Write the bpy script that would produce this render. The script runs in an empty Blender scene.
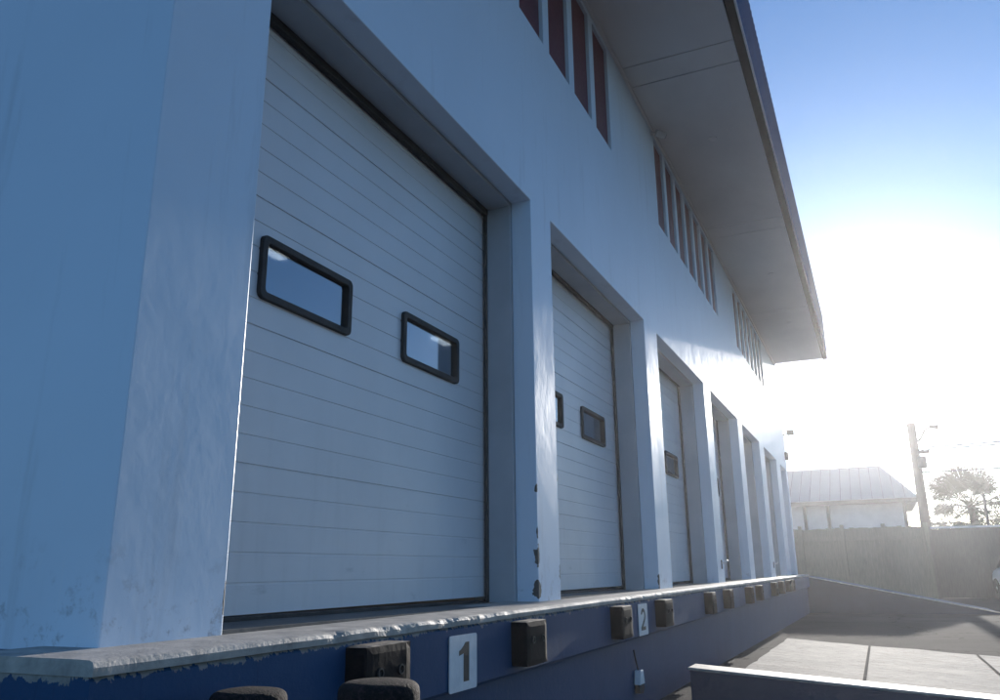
import bpy, bmesh, math, random
from mathutils import Vector, Matrix, noise
random.seed(7)
S = 1.75                       # metres per layout unit (facade stands one unit from the lens)
GZ = -0.5                      # ground level in layout units; ground is z = 0 in metres
scene = bpy.context.scene
COL = scene.collection

def P(u, v, w): return Vector((u*S, v*S, (w-GZ)*S))

# ------------------------------------------------------------------ materials
def new_mat(name):
    m = bpy.data.materials.new(name); m.use_nodes = True
    nt = m.node_tree; return m, nt, nt.nodes['Principled BSDF']

def link(nt, a, b): nt.links.new(a, b)

def noise_node(nt, vec, scale, detail=6, rough=.6, dist=0):
    n = nt.nodes.new('ShaderNodeTexNoise'); n.inputs['Scale'].default_value = scale
    n.inputs['Detail'].default_value = detail; n.inputs['Roughness'].default_value = rough
    n.inputs['Distortion'].default_value = dist
    if vec is not None: link(nt, vec, n.inputs['Vector'])
    return n

def ramp(nt, fac, p0, p1, c0=(0,0,0,1), c1=(1,1,1,1)):
    r = nt.nodes.new('ShaderNodeValToRGB')
    r.color_ramp.elements[0].position = p0; r.color_ramp.elements[1].position = p1
    r.color_ramp.elements[0].color = c0; r.color_ramp.elements[1].color = c1
    link(nt, fac, r.inputs[0]); return r

def mixc(nt, fac, a, b):
    m = nt.nodes.new('ShaderNodeMix'); m.data_type = 'RGBA'
    for sock, v in ((m.inputs[0], fac), (m.inputs[6], a), (m.inputs[7], b)):
        if isinstance(v, (int, float)): sock.default_value = v
        elif isinstance(v, tuple): sock.default_value = (*v[:3], 1)
        else: link(nt, v, sock)
    return m.outputs[2]

def math_node(nt, op, a, b=None, c=None):
    m = nt.nodes.new('ShaderNodeMath'); m.operation = op
    for i, v in enumerate((a, b, c)):
        if v is None: continue
        if isinstance(v, (int, float)): m.inputs[i].default_value = v
        else: link(nt, v, m.inputs[i])
    return m.outputs[0]

def coords(nt, kind='Object'):
    t = nt.nodes.new('ShaderNodeTexCoord'); return t.outputs[kind]

def bump(nt, bs, h, strength=.3, dist=.01):
    b = nt.nodes.new('ShaderNodeBump'); b.inputs['Strength'].default_value = strength
    b.inputs['Distance'].default_value = dist
    link(nt, h, b.inputs['Height']); link(nt, b.outputs[0], bs.inputs['Normal'])

def mapping(nt, vec, scale):
    m = nt.nodes.new('ShaderNodeMapping'); m.inputs['Scale'].default_value = scale
    link(nt, vec, m.inputs['Vector']); return m.outputs[0]

def pmat(name, c1, c2, scale=3, rough=.6, bscale=60, bstr=.25, bdist=.004, metal=0, rvar=.1, spec=.5, lo=.35, hi=.65, stretch=None, dust=None):
    m, nt, bs = new_mat(name)
    v = coords(nt)
    if stretch: v = mapping(nt, v, stretch)
    n = noise_node(nt, v, scale, 8, .65)
    r = ramp(nt, n.outputs[0], lo, hi)
    col = mixc(nt, r.outputs[0], c1, c2)
    if dust:                                   # settled dust on upward faces
        ge = nt.nodes.new('ShaderNodeNewGeometry'); sx = nt.nodes.new('ShaderNodeSeparateXYZ'); link(nt, ge.outputs['Normal'], sx.inputs[0])
        dn = noise_node(nt, v, 30, 6, .7)
        up = math_node(nt, 'MULTIPLY', ramp(nt, sx.outputs[2], .6, .9).outputs[0], ramp(nt, dn.outputs[0], .25, .6).outputs[0])
        col = mixc(nt, math_node(nt, 'MULTIPLY', up, .85), col, dust)
    link(nt, col, bs.inputs['Base Color'])
    f = noise_node(nt, v, bscale, 5, .6)
    bump(nt, bs, f.outputs[0], bstr, bdist)
    rr = math_node(nt, 'MULTIPLY_ADD', f.outputs[0], rvar*2, rough-rvar)
    link(nt, rr, bs.inputs['Roughness'])
    bs.inputs['Metallic'].default_value = metal
    bs.inputs['Specular IOR Level'].default_value = spec
    return m

M = {}
def wall_paint(name, base, chips):
    """light blue satin masonry paint: trowel waviness, dust streaks, bare chips"""
    m, nt, bs = new_mat(name)
    v = coords(nt)
    big = noise_node(nt, v, .9, 6, .6)
    col = mixc(nt, ramp(nt, big.outputs[0], .3, .72).outputs[0], base, tuple(c*.93 for c in base))
    st = noise_node(nt, mapping(nt, v, (5, 5, .45)), 1.6, 8, .7)
    col = mixc(nt, math_node(nt, 'MULTIPLY', ramp(nt, st.outputs[0], .56, .8).outputs[0], .34), col, (.27, .28, .30))
    fs = noise_node(nt, mapping(nt, v, (16, 16, .9)), 2.2, 7, .7)
    col = mixc(nt, math_node(nt, 'MULTIPLY', ramp(nt, fs.outputs[0], .60, .72).outputs[0], .22), col, (.78, .80, .82))
    sp = noise_node(nt, v, 9, 9, .75)
    sep = nt.nodes.new('ShaderNodeSeparateXYZ'); link(nt, v, sep.inputs[0])
    low = ramp(nt, sep.outputs[2], .72, 1.35, (1, 1, 1, 1), (0, 0, 0, 1))
    dirt = math_node(nt, 'MULTIPLY', ramp(nt, sp.outputs[0], .54, .62).outputs[0], low.outputs[0])
    col = mixc(nt, math_node(nt, 'MULTIPLY', dirt, .55), col, (.17, .17, .18))
    last = None
    nd = noise_node(nt, v, 14, 4, .6)
    for (cx, cy, cz, sy, sz) in chips:
        p = nt.nodes.new('ShaderNodeVectorMath'); p.operation = 'SUBTRACT'
        link(nt, v, p.inputs[0]); p.inputs[1].default_value = (cx, cy, cz)
        q = nt.nodes.new('ShaderNodeVectorMath'); q.operation = 'MULTIPLY'
        link(nt, p.outputs[0], q.inputs[0]); q.inputs[1].default_value = (1/sy, 1/sy, 1/sz)
        l = nt.nodes.new('ShaderNodeVectorMath'); l.operation = 'LENGTH'; link(nt, q.outputs[0], l.inputs[0])
        d = math_node(nt, 'ADD', l.outputs['Value'], math_node(nt, 'MULTIPLY_ADD', nd.outputs[0], 3.0, -1.5))
        t = math_node(nt, 'LESS_THAN', d, .8)
        last = t if last is None else math_node(nt, 'MAXIMUM', last, t)
    if last is not None: col = mixc(nt, last, col, (.075, .072, .07))
    link(nt, col, bs.inputs['Base Color'])
    f = noise_node(nt, v, 45, 6, .6); w = noise_node(nt, v, 3.5, 3, .5)
    h = math_node(nt, 'MULTIPLY_ADD', w.outputs[0], 8, f.outputs[0])
    if last is not None: h = math_node(nt, 'MULTIPLY_ADD', last, -2.0, h)
    bump(nt, bs, h, .14, .002)
    link(nt, math_node(nt, 'MULTIPLY_ADD', f.outputs[0], .25, .30), bs.inputs['Roughness'])
    return m

M['concrete'] = pmat('weathered_concrete', (.36, .335, .30), (.22, .205, .19), 6, .75, 70, .5, .006, lo=.3, hi=.7)
M['gutter'] = pmat('dark_gutter_paint', (.022, .02, .024), (.03, .028, .03), 4, .8, 40, .1, .002, spec=.1)
M['coping'] = pmat('worn_coping_concrete', (.52, .485, .44), (.25, .235, .22), 9, .62, 70, .5, .004, spec=.35, lo=.32, hi=.68)
M['soffit'] = pmat('soffit_board', (.80, .775, .76), (.68, .655, .645), .9, .6, 30, .08, .003, lo=.3, hi=.7, stretch=(1, .6, 1))
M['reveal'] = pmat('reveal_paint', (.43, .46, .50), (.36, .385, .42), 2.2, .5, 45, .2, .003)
M['doorpaint'] = pmat('door_white_enamel', (.74, .745, .75), (.66, .665, .675), 1.6, .38, 260, .12, .0012, rvar=.06)
def door_enamel():
    m, nt, bs = new_mat('door_enamel'); v = coords(nt)
    sep = nt.nodes.new('ShaderNodeSeparateXYZ'); link(nt, v, sep.inputs[0])
    a = noise_node(nt, v, 1.4, 7, .65); st = noise_node(nt, mapping(nt, v, (6, 6, .5)), 2, 8, .7); sm = noise_node(nt, mapping(nt, v, (2, 1, 3)), 3, 8, .7)
    col = mixc(nt, ramp(nt, a.outputs[0], .3, .7).outputs[0], (.76, .735, .75), (.69, .67, .685))
    low = ramp(nt, sep.outputs[2], .0, 1.3, (1, 1, 1, 1), (.12, .12, .12, 1))
    g = math_node(nt, 'MULTIPLY', ramp(nt, st.outputs[0], .52, .74).outputs[0], math_node(nt, 'MULTIPLY', low.outputs[0], .16))
    col = mixc(nt, g, col, (.28, .26, .24))
    g2 = math_node(nt, 'MULTIPLY', ramp(nt, sm.outputs[0], .62, .70).outputs[0], math_node(nt, 'MULTIPLY', low.outputs[0], .30))
    col = mixc(nt, g2, col, (.25, .24, .23))
    link(nt, col, bs.inputs['Base Color'])
    f = noise_node(nt, v, 260, 4, .6); w = noise_node(nt, v, 2.6, 3, .5)
    bump(nt, bs, math_node(nt, 'MULTIPLY_ADD', w.outputs[0], 5, f.outputs[0]), .14, .0014)
    link(nt, math_node(nt, 'MULTIPLY_ADD', a.outputs[0], .2, .30), bs.inputs['Roughness'])
    return m
M['doorpaint'] = door_enamel()
M['black_rubber'] = pmat('black_rubber', (.018, .017, .017), (.04, .036, .035), 9, .7, 90, .6, .006)
M['bumper_rubber'] = pmat('worn_bumper_rubber', (.007, .006, .006), (.020, .012, .012), 16, .75, 60, .6, .002, lo=.4, hi=.75, spec=.18, dust=(.30, .26, .22))
M['cap_rubber'] = pmat('granular_cap_rubber', (.008, .007, .007), (.05, .030, .030), 70, .85, 130, 1, .006, lo=.48, hi=.7, spec=.25)
M['dark_metal'] = pmat('dark_steel', (.05, .05, .053), (.085, .08, .08), 12, .5, 60, .2, .002, metal=.5)
M['floor_dark'] = pmat('dark_sill', (.06, .055, .055), (.12, .11, .10), 8, .55, 50, .3, .003)
M['bluemetal'] = pmat('blue_profiled_metal', (.008, .065, .19), (.006, .052, .155), 2, .6, 40, .08, .002, spec=.2)
M['maroon'] = pmat('maroon_slot_panel', (.135, .014, .026), (.10, .012, .021), 3, .45, 50, .1, .002)
M['white_trim'] = pmat('white_metal_trim', (.8, .8, .8), (.7, .7, .7), 4, .4, 60, .1, .002)
M['interior'] = pmat('interior_plaster', (.42, .46, .5), (.36, .40, .44), 2, .7, 40, .1, .002)
M['sign_white'] = pmat('sign_enamel', (.74, .75, .76), (.64, .65, .67), 20, .45, 90, .15, .001)
M['ink'] = pmat('black_paint', (.012, .012, .013), (.025, .025, .026), 25, .55, 90, .1, .001)
M['asphalt'] = None
M['roofmetal'] = pmat('grey_roof_sheet', (.27, .285, .30), (.25, .262, .275), .4, .55, 30, .03, .001)
M['house_wall'] = pmat('pale_house_render', (.75, .75, .75), (.66, .66, .66), 3, .7, 40, .2, .004)
M['wood'] = pmat('weathered_pole_wood', (.13, .10, .08), (.08, .065, .055), 6, .85, 40, .5, .01, stretch=(6, 6, .5))
M['fence_wood'] = pmat('dark_fence_boards', (.12, .105, .092), (.08, .07, .062), 5, .8, 40, .4, .006, stretch=(5, 5, .6))
M['fence_grey'] = pmat('weathered_grey_boards', (.17, .16, .125), (.10, .098, .074), 5, .8, 40, .4, .006, stretch=(5, 5, .6))
M['palm_leaf'] = pmat('palm_leaf', (.05, .07, .03), (.085, .09, .045), 6, .5, 40, .1, .003)
M['leaf'] = pmat('hedge_leaf', (.045, .06, .028), (.085, .09, .04), 4, .55, 40, .1, .003)
M['bark'] = pmat('palm_bark', (.14, .11, .085), (.08, .065, .05), 8, .9, 40, .6, .01)
M['car_white'] = pmat('white_car_paint', (.72, .72, .72), (.68, .68, .68), 2, .12, 80, .01, .0005, rvar=.02)
M['car_glass'] = pmat('dark_car_glass', (.02, .024, .028), (.025, .03, .034), 2, .08, 80, .01, .001, rvar=.02)
M['tyre'] = pmat('tyre_rubber', (.02, .02, .02), (.035, .034, .033), 8, .8, 80, .3, .003)
M['chrome'] = pmat('bright_metal', (.75, .75, .76), (.65, .65, .66), 6, .15, 80, .03, .001, metal=1, rvar=.04)
M['wire'] = pmat('black_cable', (.03, .03, .03), (.05, .05, .05), 8, .6, 80, .1, .001)
M['plastic_white'] = pmat('white_plastic', (.7, .7, .7), (.6, .6, .6), 8, .4, 80, .05, .001)

def asphalt():
    m, nt, bs = new_mat('yard_asphalt'); v = coords(nt)
    a = noise_node(nt, v, .35, 8, .65); b = noise_node(nt, v, 26, 6, .7)
    col = mixc(nt, ramp(nt, a.outputs[0], .35, .68).outputs[0], (.040, .040, .041), (.075, .073, .072))
    col = mixc(nt, math_node(nt, 'MULTIPLY', ramp(nt, b.outputs[0], .45, .75).outputs[0], .4), col, (.11, .108, .105))
    vo = nt.nodes.new('ShaderNodeTexVoronoi'); vo.feature = 'DISTANCE_TO_EDGE'; vo.inputs['Scale'].default_value = .35
    dn = noise_node(nt, v, 1.5, 5, .6)
    va = nt.nodes.new('ShaderNodeVectorMath'); va.operation = 'ADD'; link(nt, v, va.inputs[0]); link(nt, dn.outputs['Color'], va.inputs[1])
    link(nt, va.outputs[0], vo.inputs['Vector'])
    cr = math_node(nt, 'LESS_THAN', vo.outputs['Distance'], .006)
    col = mixc(nt, cr, col, (.02, .02, .02))
    link(nt, col, bs.inputs['Base Color'])
    h = math_node(nt, 'MULTIPLY_ADD', cr, -1.5, b.outputs[0])
    bump(nt, bs, h, .6, .008); bs.inputs['Roughness'].default_value = 1.0; bs.inputs['Specular IOR Level'].default_value = .03
    return m
M['asphalt'] = asphalt()

def ramp_concrete():
    m, nt, bs = new_mat('ramp_concrete'); v = coords(nt)
    a = noise_node(nt, v, 1.3, 8, .7); b = noise_node(nt, mapping(nt, v, (2, 14, 2)), 3, 8, .7)
    col = mixc(nt, ramp(nt, a.outputs[0], .3, .7).outputs[0], (.42, .385, .335), (.29, .265, .232))
    col = mixc(nt, math_node(nt, 'MULTIPLY', ramp(nt, b.outputs[0], .48, .60).outputs[0], .8), col, (.15, .137, .122))
    sp = noise_node(nt, v, 14, 8, .75)
    col = mixc(nt, math_node(nt, 'MULTIPLY', ramp(nt, sp.outputs[0], .58, .64).outputs[0], .75), col, (.10, .09, .082))
    link(nt, col, bs.inputs['Base Color'])
    f = noise_node(nt, v, 50, 6, .65)
    bump(nt, bs, math_node(nt, 'MULTIPLY_ADD', b.outputs[0], 3, f.outputs[0]), .5, .006)
    bs.inputs['Roughness'].default_value = .85; bs.inputs['Specular IOR Level'].default_value = .2
    return m
M['ramp'] = ramp_concrete()

def navy_paint():
    """navy masonry paint, bare concrete showing along a ragged line at the top edge (object z = 0)"""
    m, nt, bs = new_mat('navy_dock_paint'); v = coords(nt)
    sep = nt.nodes.new('ShaderNodeSeparateXYZ'); link(nt, v, sep.inputs[0])
    a = noise_node(nt, v, 2.2, 7, .65); fine = noise_node(nt, v, 22, 7, .7)
    mid = noise_node(nt, mapping(nt, v, (3, 6, 1.4)), 3, 8, .75)
    navy = mixc(nt, ramp(nt, a.outputs[0], .3, .7).outputs[0], (.010, .056, .135), (.017, .068, .16))
    sc = ramp(nt, mid.outputs[0], .63, .70)
    navy = mixc(nt, math_node(nt, 'MULTIPLY', sc.outputs[0], .5), navy, (.12, .16, .22))
    drip = noise_node(nt, mapping(nt, v, (9, 9, .8)), 2.5, 8, .75)
    navy = mixc(nt, math_node(nt, 'MULTIPLY', ramp(nt, drip.outputs[0], .56, .70).outputs[0], .4), navy, (.012, .022, .045))
    spk = ramp(nt, fine.outputs[0], .70, .74)
    navy = mixc(nt, math_node(nt, 'MULTIPLY', spk.outputs[0], .5), navy, (.3, .29, .28))
    edge = math_node(nt, 'MULTIPLY_ADD', fine.outputs[0], .035, math_node(nt, 'MULTIPLY_ADD', mid.outputs[0], .09, sep.outputs[2]))
    bare = math_node(nt, 'GREATER_THAN', edge, .053)
    conc = mixc(nt, ramp(nt, fine.outputs[0], .35, .7).outputs[0], (.37, .35, .325), (.2, .19, .18))
    link(nt, mixc(nt, bare, navy, conc), bs.inputs['Base Color'])
    bump(nt, bs, math_node(nt, 'MULTIPLY_ADD', bare, -.8, math_node(nt, 'MULTIPLY_ADD', a.outputs[0], 2, fine.outputs[0])), .5, .005)
    link(nt, math_node(nt, 'MULTIPLY_ADD', bare, .15, .6), bs.inputs['Roughness']); bs.inputs['Specular IOR Level'].default_value = .2
    return m
M['navy'] = navy_paint()
M['navy_plain'] = pmat('navy_wall_paint', (.012, .030, .075), (.018, .040, .095), 3, .55, 40, .4, .005)

def glass():
    m, nt, bs = new_mat('window_glass')
    out = nt.nodes['Material Output']
    tr = nt.nodes.new('ShaderNodeBsdfTransparent'); tr.inputs[0].default_value = (.80, .86, .92, 1)
    gl = nt.nodes.new('ShaderNodeBsdfGlossy'); gl.inputs['Roughness'].default_value = .04
    gl.inputs[0].default_value = (.85, .9, .95, 1)
    n = noise_node(nt, coords(nt), 2.5, 2); b = nt.nodes.new('ShaderNodeBump'); b.inputs['Strength'].default_value = .08
    link(nt, n.outputs[0], b.inputs['Height']); link(nt, b.outputs[0], gl.inputs['Normal'])
    lw = nt.nodes.new('ShaderNodeLayerWeight'); lw.inputs[0].default_value = .45
    f = math_node(nt, 'MULTIPLY_ADD', lw.outputs['Fresnel'], .8, .18)
    mx = nt.nodes.new('ShaderNodeMixShader'); link(nt, f, mx.inputs[0]); link(nt, tr.outputs[0], mx.inputs[1]); link(nt, gl.outputs[0], mx.inputs[2])
    link(nt, mx.outputs[0], out.inputs['Surface'])
    return m
M['glass'] = glass()
def emit(name, c, s):
    m, nt, bs = new_mat(name)
    bs.inputs['Emission Color'].default_value = (*c, 1); bs.inputs['Emission Strength'].default_value = s
    return m
M['tube'] = emit('lit_fluorescent_tube', (1, .97, .9), 9)

# ------------------------------------------------------------------ object helpers
def tag(o, label=None, cat=None, group=None, kind=None):
    for k, v in (('label', label), ('category', cat), ('group', group), ('kind', kind)):
        if v: o[k] = v
    return o

def empty(name, loc, label, cat, group=None):
    o = bpy.data.objects.new(name, None); COL.objects.link(o); o.location = loc
    o.empty_display_size = .2
    return tag(o, label, cat, group)

class MB:
    """collects geometry in metres (world space unless told otherwise)"""
    def __init__(self): self.bm = bmesh.new()
    def quad(self, *pts):
        return self.bm.faces.new([self.bm.verts.new(p) for p in pts])
    def box(self, a, b):
        x0, x1 = sorted((a[0], b[0])); y0, y1 = sorted((a[1], b[1])); z0, z1 = sorted((a[2], b[2]))
        vs = [self.bm.verts.new(p) for p in ((x0,y0,z0),(x1,y0,z0),(x1,y1,z0),(x0,y1,z0),(x0,y0,z1),(x1,y0,z1),(x1,y1,z1),(x0,y1,z1))]
        for f in ((3,2,1,0),(4,5,6,7),(0,1,5,4),(1,2,6,5),(2,3,7,6),(3,0,4,7)): self.bm.faces.new([vs[i] for i in f])
        return vs
    def ubox(self, u0, u1, v0, v1, w0, w1): return self.box(P(u0, v0, w0), P(u1, v1, w1))
    def tube(self, pts, r, n=10, cap=True):
        pts = [Vector(p) for p in pts]; rs = r if isinstance(r, (list, tuple)) else [r]*len(pts)
        rings = []
        t0 = (pts[1]-pts[0]).normalized()
        up = Vector((0, 0, 1)) if abs(t0.z) < .9 else Vector((1, 0, 0))
        for i, p in enumerate(pts):
            t = (pts[min(i+1, len(pts)-1)]-pts[max(i-1, 0)]).normalized()
            a = t.cross(up).normalized(); b = t.cross(a).normalized()
            rings.append([self.bm.verts.new(p+(a*math.cos(k*2*math.pi/n)+b*math.sin(k*2*math.pi/n))*rs[i]) for k in range(n)])
        for r0, r1 in zip(rings, rings[1:]):
            for k in range(n): self.bm.faces.new((r0[k], r0[(k+1) % n], r1[(k+1) % n], r1[k]))
        if cap:
            self.bm.faces.new(rings[0][::-1]); self.bm.faces.new(rings[-1])
    def lathe(self, prof, c, axis='Z', n=28):
        c = Vector(c); rings = []
        for (r, h) in prof:
            ring = []
            for k in range(n):
                a = k*2*math.pi/n; x, y = r*math.cos(a), r*math.sin(a)
                p = {'Z': (x, y, h), 'X': (h, x, y), 'Y': (y, h, x)}[axis]
                ring.append(self.bm.verts.new(c+Vector(p)))
            rings.append(ring)
        for r0, r1 in zip(rings, rings[1:]):
            for k in range(n): self.bm.faces.new((r0[k], r0[(k+1) % n], r1[(k+1) % n], r1[k]))
        self.bm.faces.new(rings[0][::-1]); self.bm.faces.new(rings[-1])
    def prism(self, poly, a0, a1, axis):
        """poly = list of 2D points; extruded along axis from a0 to a1. axis 'X': (y,z); 'Y': (x,z); 'Z': (x,y)"""
        def mk(p, a): return {'X': (a, p[0], p[1]), 'Y': (p[0], a, p[1]), 'Z': (p[0], p[1], a)}[axis]
        A = [self.bm.verts.new(mk(p, a0)) for p in poly]; B = [self.bm.verts.new(mk(p, a1)) for p in poly]
        n = len(poly)
        for k in range(n): self.bm.faces.new((A[k], A[(k+1) % n], B[(k+1) % n], B[k]))
        self.bm.faces.new(A[::-1]); self.bm.faces.new(B)
    def build(self, name, mat, parent=None, loc=None, bevel=0, smooth=False, segs=2, merge=True, auto=None):
        bm = self.bm
        if merge: bmesh.ops.remove_doubles(bm, verts=bm.verts, dist=1e-5)
        bmesh.ops.recalc_face_normals(bm, faces=bm.faces)
        me = bpy.data.meshes.new(name)
        o = bpy.data.objects.new(name, me); COL.objects.link(o)
        off = Vector((0, 0, 0))
        if parent is not None:
            o.parent = parent; off = Vector(parent_world(parent))
        if loc is not None:
            o.location = Vector(loc)-off; off = Vector(loc)
        if off.length > 0:
            for v in bm.verts: v.co -= off
        bm.to_mesh(me); bm.free()
        if mat is not None: me.materials.append(mat)
        if smooth:
            for p in me.polygons: p.use_smooth = True
        if bevel:
            b = o.modifiers.new('bevel', 'BEVEL'); b.width = bevel; b.segments = segs; b.limit_method = 'ANGLE'; b.angle_limit = math.radians(35)
        return o

def parent_world(o):
    p = Vector(o.location)
    while o.parent is not None:
        o = o.parent; p += Vector(o.location)
    return p

def copy_tree(o, parent=None):
    c = o.copy(); COL.objects.link(c)
    if parent is not None: c.parent = parent
    for ch in list(o.children): copy_tree(ch, c)
    return c

def zl(v): return -.092+.0065*(v-.85)     # the dock edge falls slightly towards the near corner
TILT = math.atan(.0065)

# ------------------------------------------------------------------ ground
g = MB()
g.quad(*[Vector((x, y, 0)) for x, y in ((-900, -900), (900, -900), (900, 1500), (-900, 1500))])
tag(g.build('ground', M['asphalt']), kind='structure')

# ------------------------------------------------------------------ warehouse
Y0, Y1 = .85, 11.56
TOP = 2.73
doors = [(1.09, 2.49), (2.69, 4.08), (4.36, 5.72), (5.98, 7.26), (7.53, 8.70), (9.08, 10.24), (10.68, 11.38)]
DZ0, DZ1 = -.115, 1.315
strips = []
for gs, per in ((1.468, .317), (4.616, .3055), (7.70, .3055)):
    for k in range(7): strips.append((gs+k*per, gs+k*per+per-.068))
SZ0, SZ1 = 2.09, 2.685
wh = empty('warehouse', P(-1, Y0, GZ), 'pale blue rendered warehouse with a row of recessed white dock doors', 'warehouse')

holes = [(a, b, DZ0, DZ1, .075) for a, b in doors] + [(a, b, SZ0, SZ1, .018) for a, b in strips]
ys = sorted({Y0, Y1} | {x for h in holes for x in h[:2]})
zs = sorted({GZ, DZ0, DZ1, SZ0, SZ1, TOP})
def hole_at(y, z):
    for h in holes:
        if h[0] < y < h[1] and h[2] < z < h[3]: return h
    return None
w = MB()
for i in range(len(ys)-1):
    for j in range(len(zs)-1):
        ym, zm = (ys[i]+ys[i+1])/2, (zs[j]+zs[j+1])/2
        h = hole_at(ym, zm)
        a, b, c, d = ys[i], ys[i+1], zs[j], zs[j+1]
        if h is None:
            w.quad(P(-1, a, c), P(-1, b, c), P(-1, b, d), P(-1, a, d))
        else:
            e = -1-h[4]
            if abs(a-h[0]) < 1e-6: w.quad(P(-1, a, c), P(-1, a, d), P(e, a, d), P(e, a, c))
            if abs(b-h[1]) < 1e-6: w.quad(P(-1, b, c), P(e, b, c), P(e, b, d), P(-1, b, d))
            if abs(d-h[3]) < 1e-6: w.quad(P(-1, a, d), P(-1, b, d), P(e, b, d), P(e, a, d))
            if abs(c-h[2]) < 1e-6: w.quad(P(-1, a, c), P(e, a, c), P(e, b, c), P(-1, b, c))
# near end wall shares the corner with the facade
for j in range(len(zs)-1):
    w.quad(P(-1, Y0, zs[j]), P(-9, Y0, zs[j]), P(-9, Y0, zs[j+1]), P(-1, Y0, zs[j+1]))
    w.quad(P(-1, Y1, zs[j]), P(-9, Y1, zs[j]), P(-9, Y1, zs[j+1]), P(-1, Y1, zs[j+1]))
chips = [(-1*S, 2.492*S, .79, .036, .06), (-1*S, 2.49*S, .97, .026, .075), (-1*S, 2.49*S, 1.12, .011, .05), (-1*S, 2.49*S, 1.36, .014, .03),
         (-1*S, 2.69*S, .90, .02, .06), (-1*S, 2.69*S, 1.45, .012, .03), (-1*S, 4.08*S, .82, .02, .05), (-1*S, 1.09*S, .82, .008, .06), (-1*S, 1.09*S, 1.3, .008, .05)]
off = P(-1, Y0, GZ)
chips = [(c[0]-off.x, c[1]-off.y, c[2]-off.z, c[3], c[4]) for c in chips]
M['wall'] = wall_paint('pale_blue_render', (.67, .765, .88), chips)
w.build('wall', M['wall'], wh, bevel=.0045, segs=2)
# back wall and roof deck close the box
w = MB(); w.ubox(-9.1, -8.99, Y0-.1, Y1+.1, GZ, TOP); w.build('back_wall', M['wall'], wh)
# stepped inner reveals (masonry lining) for each opening
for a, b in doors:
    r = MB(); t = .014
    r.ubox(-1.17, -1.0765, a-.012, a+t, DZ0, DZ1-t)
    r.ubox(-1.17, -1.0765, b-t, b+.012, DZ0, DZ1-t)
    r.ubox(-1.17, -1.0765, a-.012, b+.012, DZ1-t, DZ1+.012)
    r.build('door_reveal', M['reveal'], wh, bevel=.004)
    s = MB(); zz = zl((a+b)/2)
    v = s.ubox(-1.24, -1.004, a+.003, b-.003, zz-.02, zz+.003)
    s.build('sill_strip', M['floor_dark'], wh)  # thin dark strip over the floor of each opening
# slot panels
for a, b in strips:
    s = MB(); s.ubox(-1.03, -1.0175, a-.01, b+.01, SZ0-.01, SZ1+.01)
    s.build('window_slot', M['maroon'], wh)
# inner walls behind the facade, floor and ceiling of the hall
inn = MB()
inn.ubox(-8.95, -1.25, Y0+.06, Y1-.06, -.16, -.13)
inn.build('hall_floor', M['concrete'], wh)
inn = MB(); inn.ubox(-8.95, -1.065, Y0+.06, Y1-.06, 1.95, 2.0); inn.build('hall_ceiling', M['interior'], wh)
inn = MB(); inn.ubox(-5.0, -4.95, Y0+.06, Y1-.06, -.13, 1.95); inn.build('hall_partition', M['interior'], wh)
# masonry between door heads inside (stops light through the thin facade)
inn = MB()
edges = [Y0+.06]+[x for d in doors for x in d]+[Y1-.06]
for k in range(0, len(edges), 2):
    inn.ubox(-1.235, -1.172, edges[k]+(.012 if k else 0), edges[k+1]-(.012 if k+2 < len(edges) else 0), -.13, 1.95)
for a, b in doors: inn.ubox(-1.235, -1.185, a-.0, b+.0, DZ1+.03, 1.95)
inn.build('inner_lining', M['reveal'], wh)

# sectional doors ---------------------------------------------------
def door_profile():
    """(x, z) outline of the front skin: shallow ribs and deeper section joints; local z 0 = bottom"""
    pts = []; z = 0.0; H = 1.40; rib = .0605; k = 0
    pts.append((0, 0.0))
    while z+rib < H:
        z += rib; k += 1
        deep = k % 5 == 0
        d, hw = (.0036, .0016) if deep else (.0020, .0018)
        pts += [(0, z-hw-.001), (-d, z-hw), (-d, z+hw), (0.0, z+hw+.001)]
    pts.append((0, H)); return pts
PROF = door_profile()
def frame_ring(mb, y0, y1, z0, z1, bw, x0, x1, rad):
    def rr(y0, y1, z0, z1, r, n=5):
        out = []
        for cy, cz, a0 in ((y1-r, z1-r, 0), (y0+r, z1-r, 90), (y0+r, z0+r, 180), (y1-r, z0+r, 270)):
            for k in range(n+1):
                a = math.radians(a0+90*k/n); out.append((cy+r*math.cos(a), cz+r*math.sin(a)))
        return out
    O = rr(y0, y1, z0, z1, rad); I = rr(y0+bw, y1-bw, z0+bw, z1-bw, rad*.55)
    n = len(O); V = {}
    for key, ring, x in (('of', O, x1), ('if', I, x1), ('ob', O, x0), ('ib', I, x0)):
        V[key] = [mb.bm.verts.new(P(x, a, b)-P(0, 0, 0)) for a, b in ring]
    for k in range(n):
        j = (k+1) % n
        for p, q in (('of', 'if'), ('if', 'ib'), ('ob', 'of'), ('ib', 'ob')):
            mb.bm.faces.new((V[p][k], V[p][j], V[q][j], V[q][k]))
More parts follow.
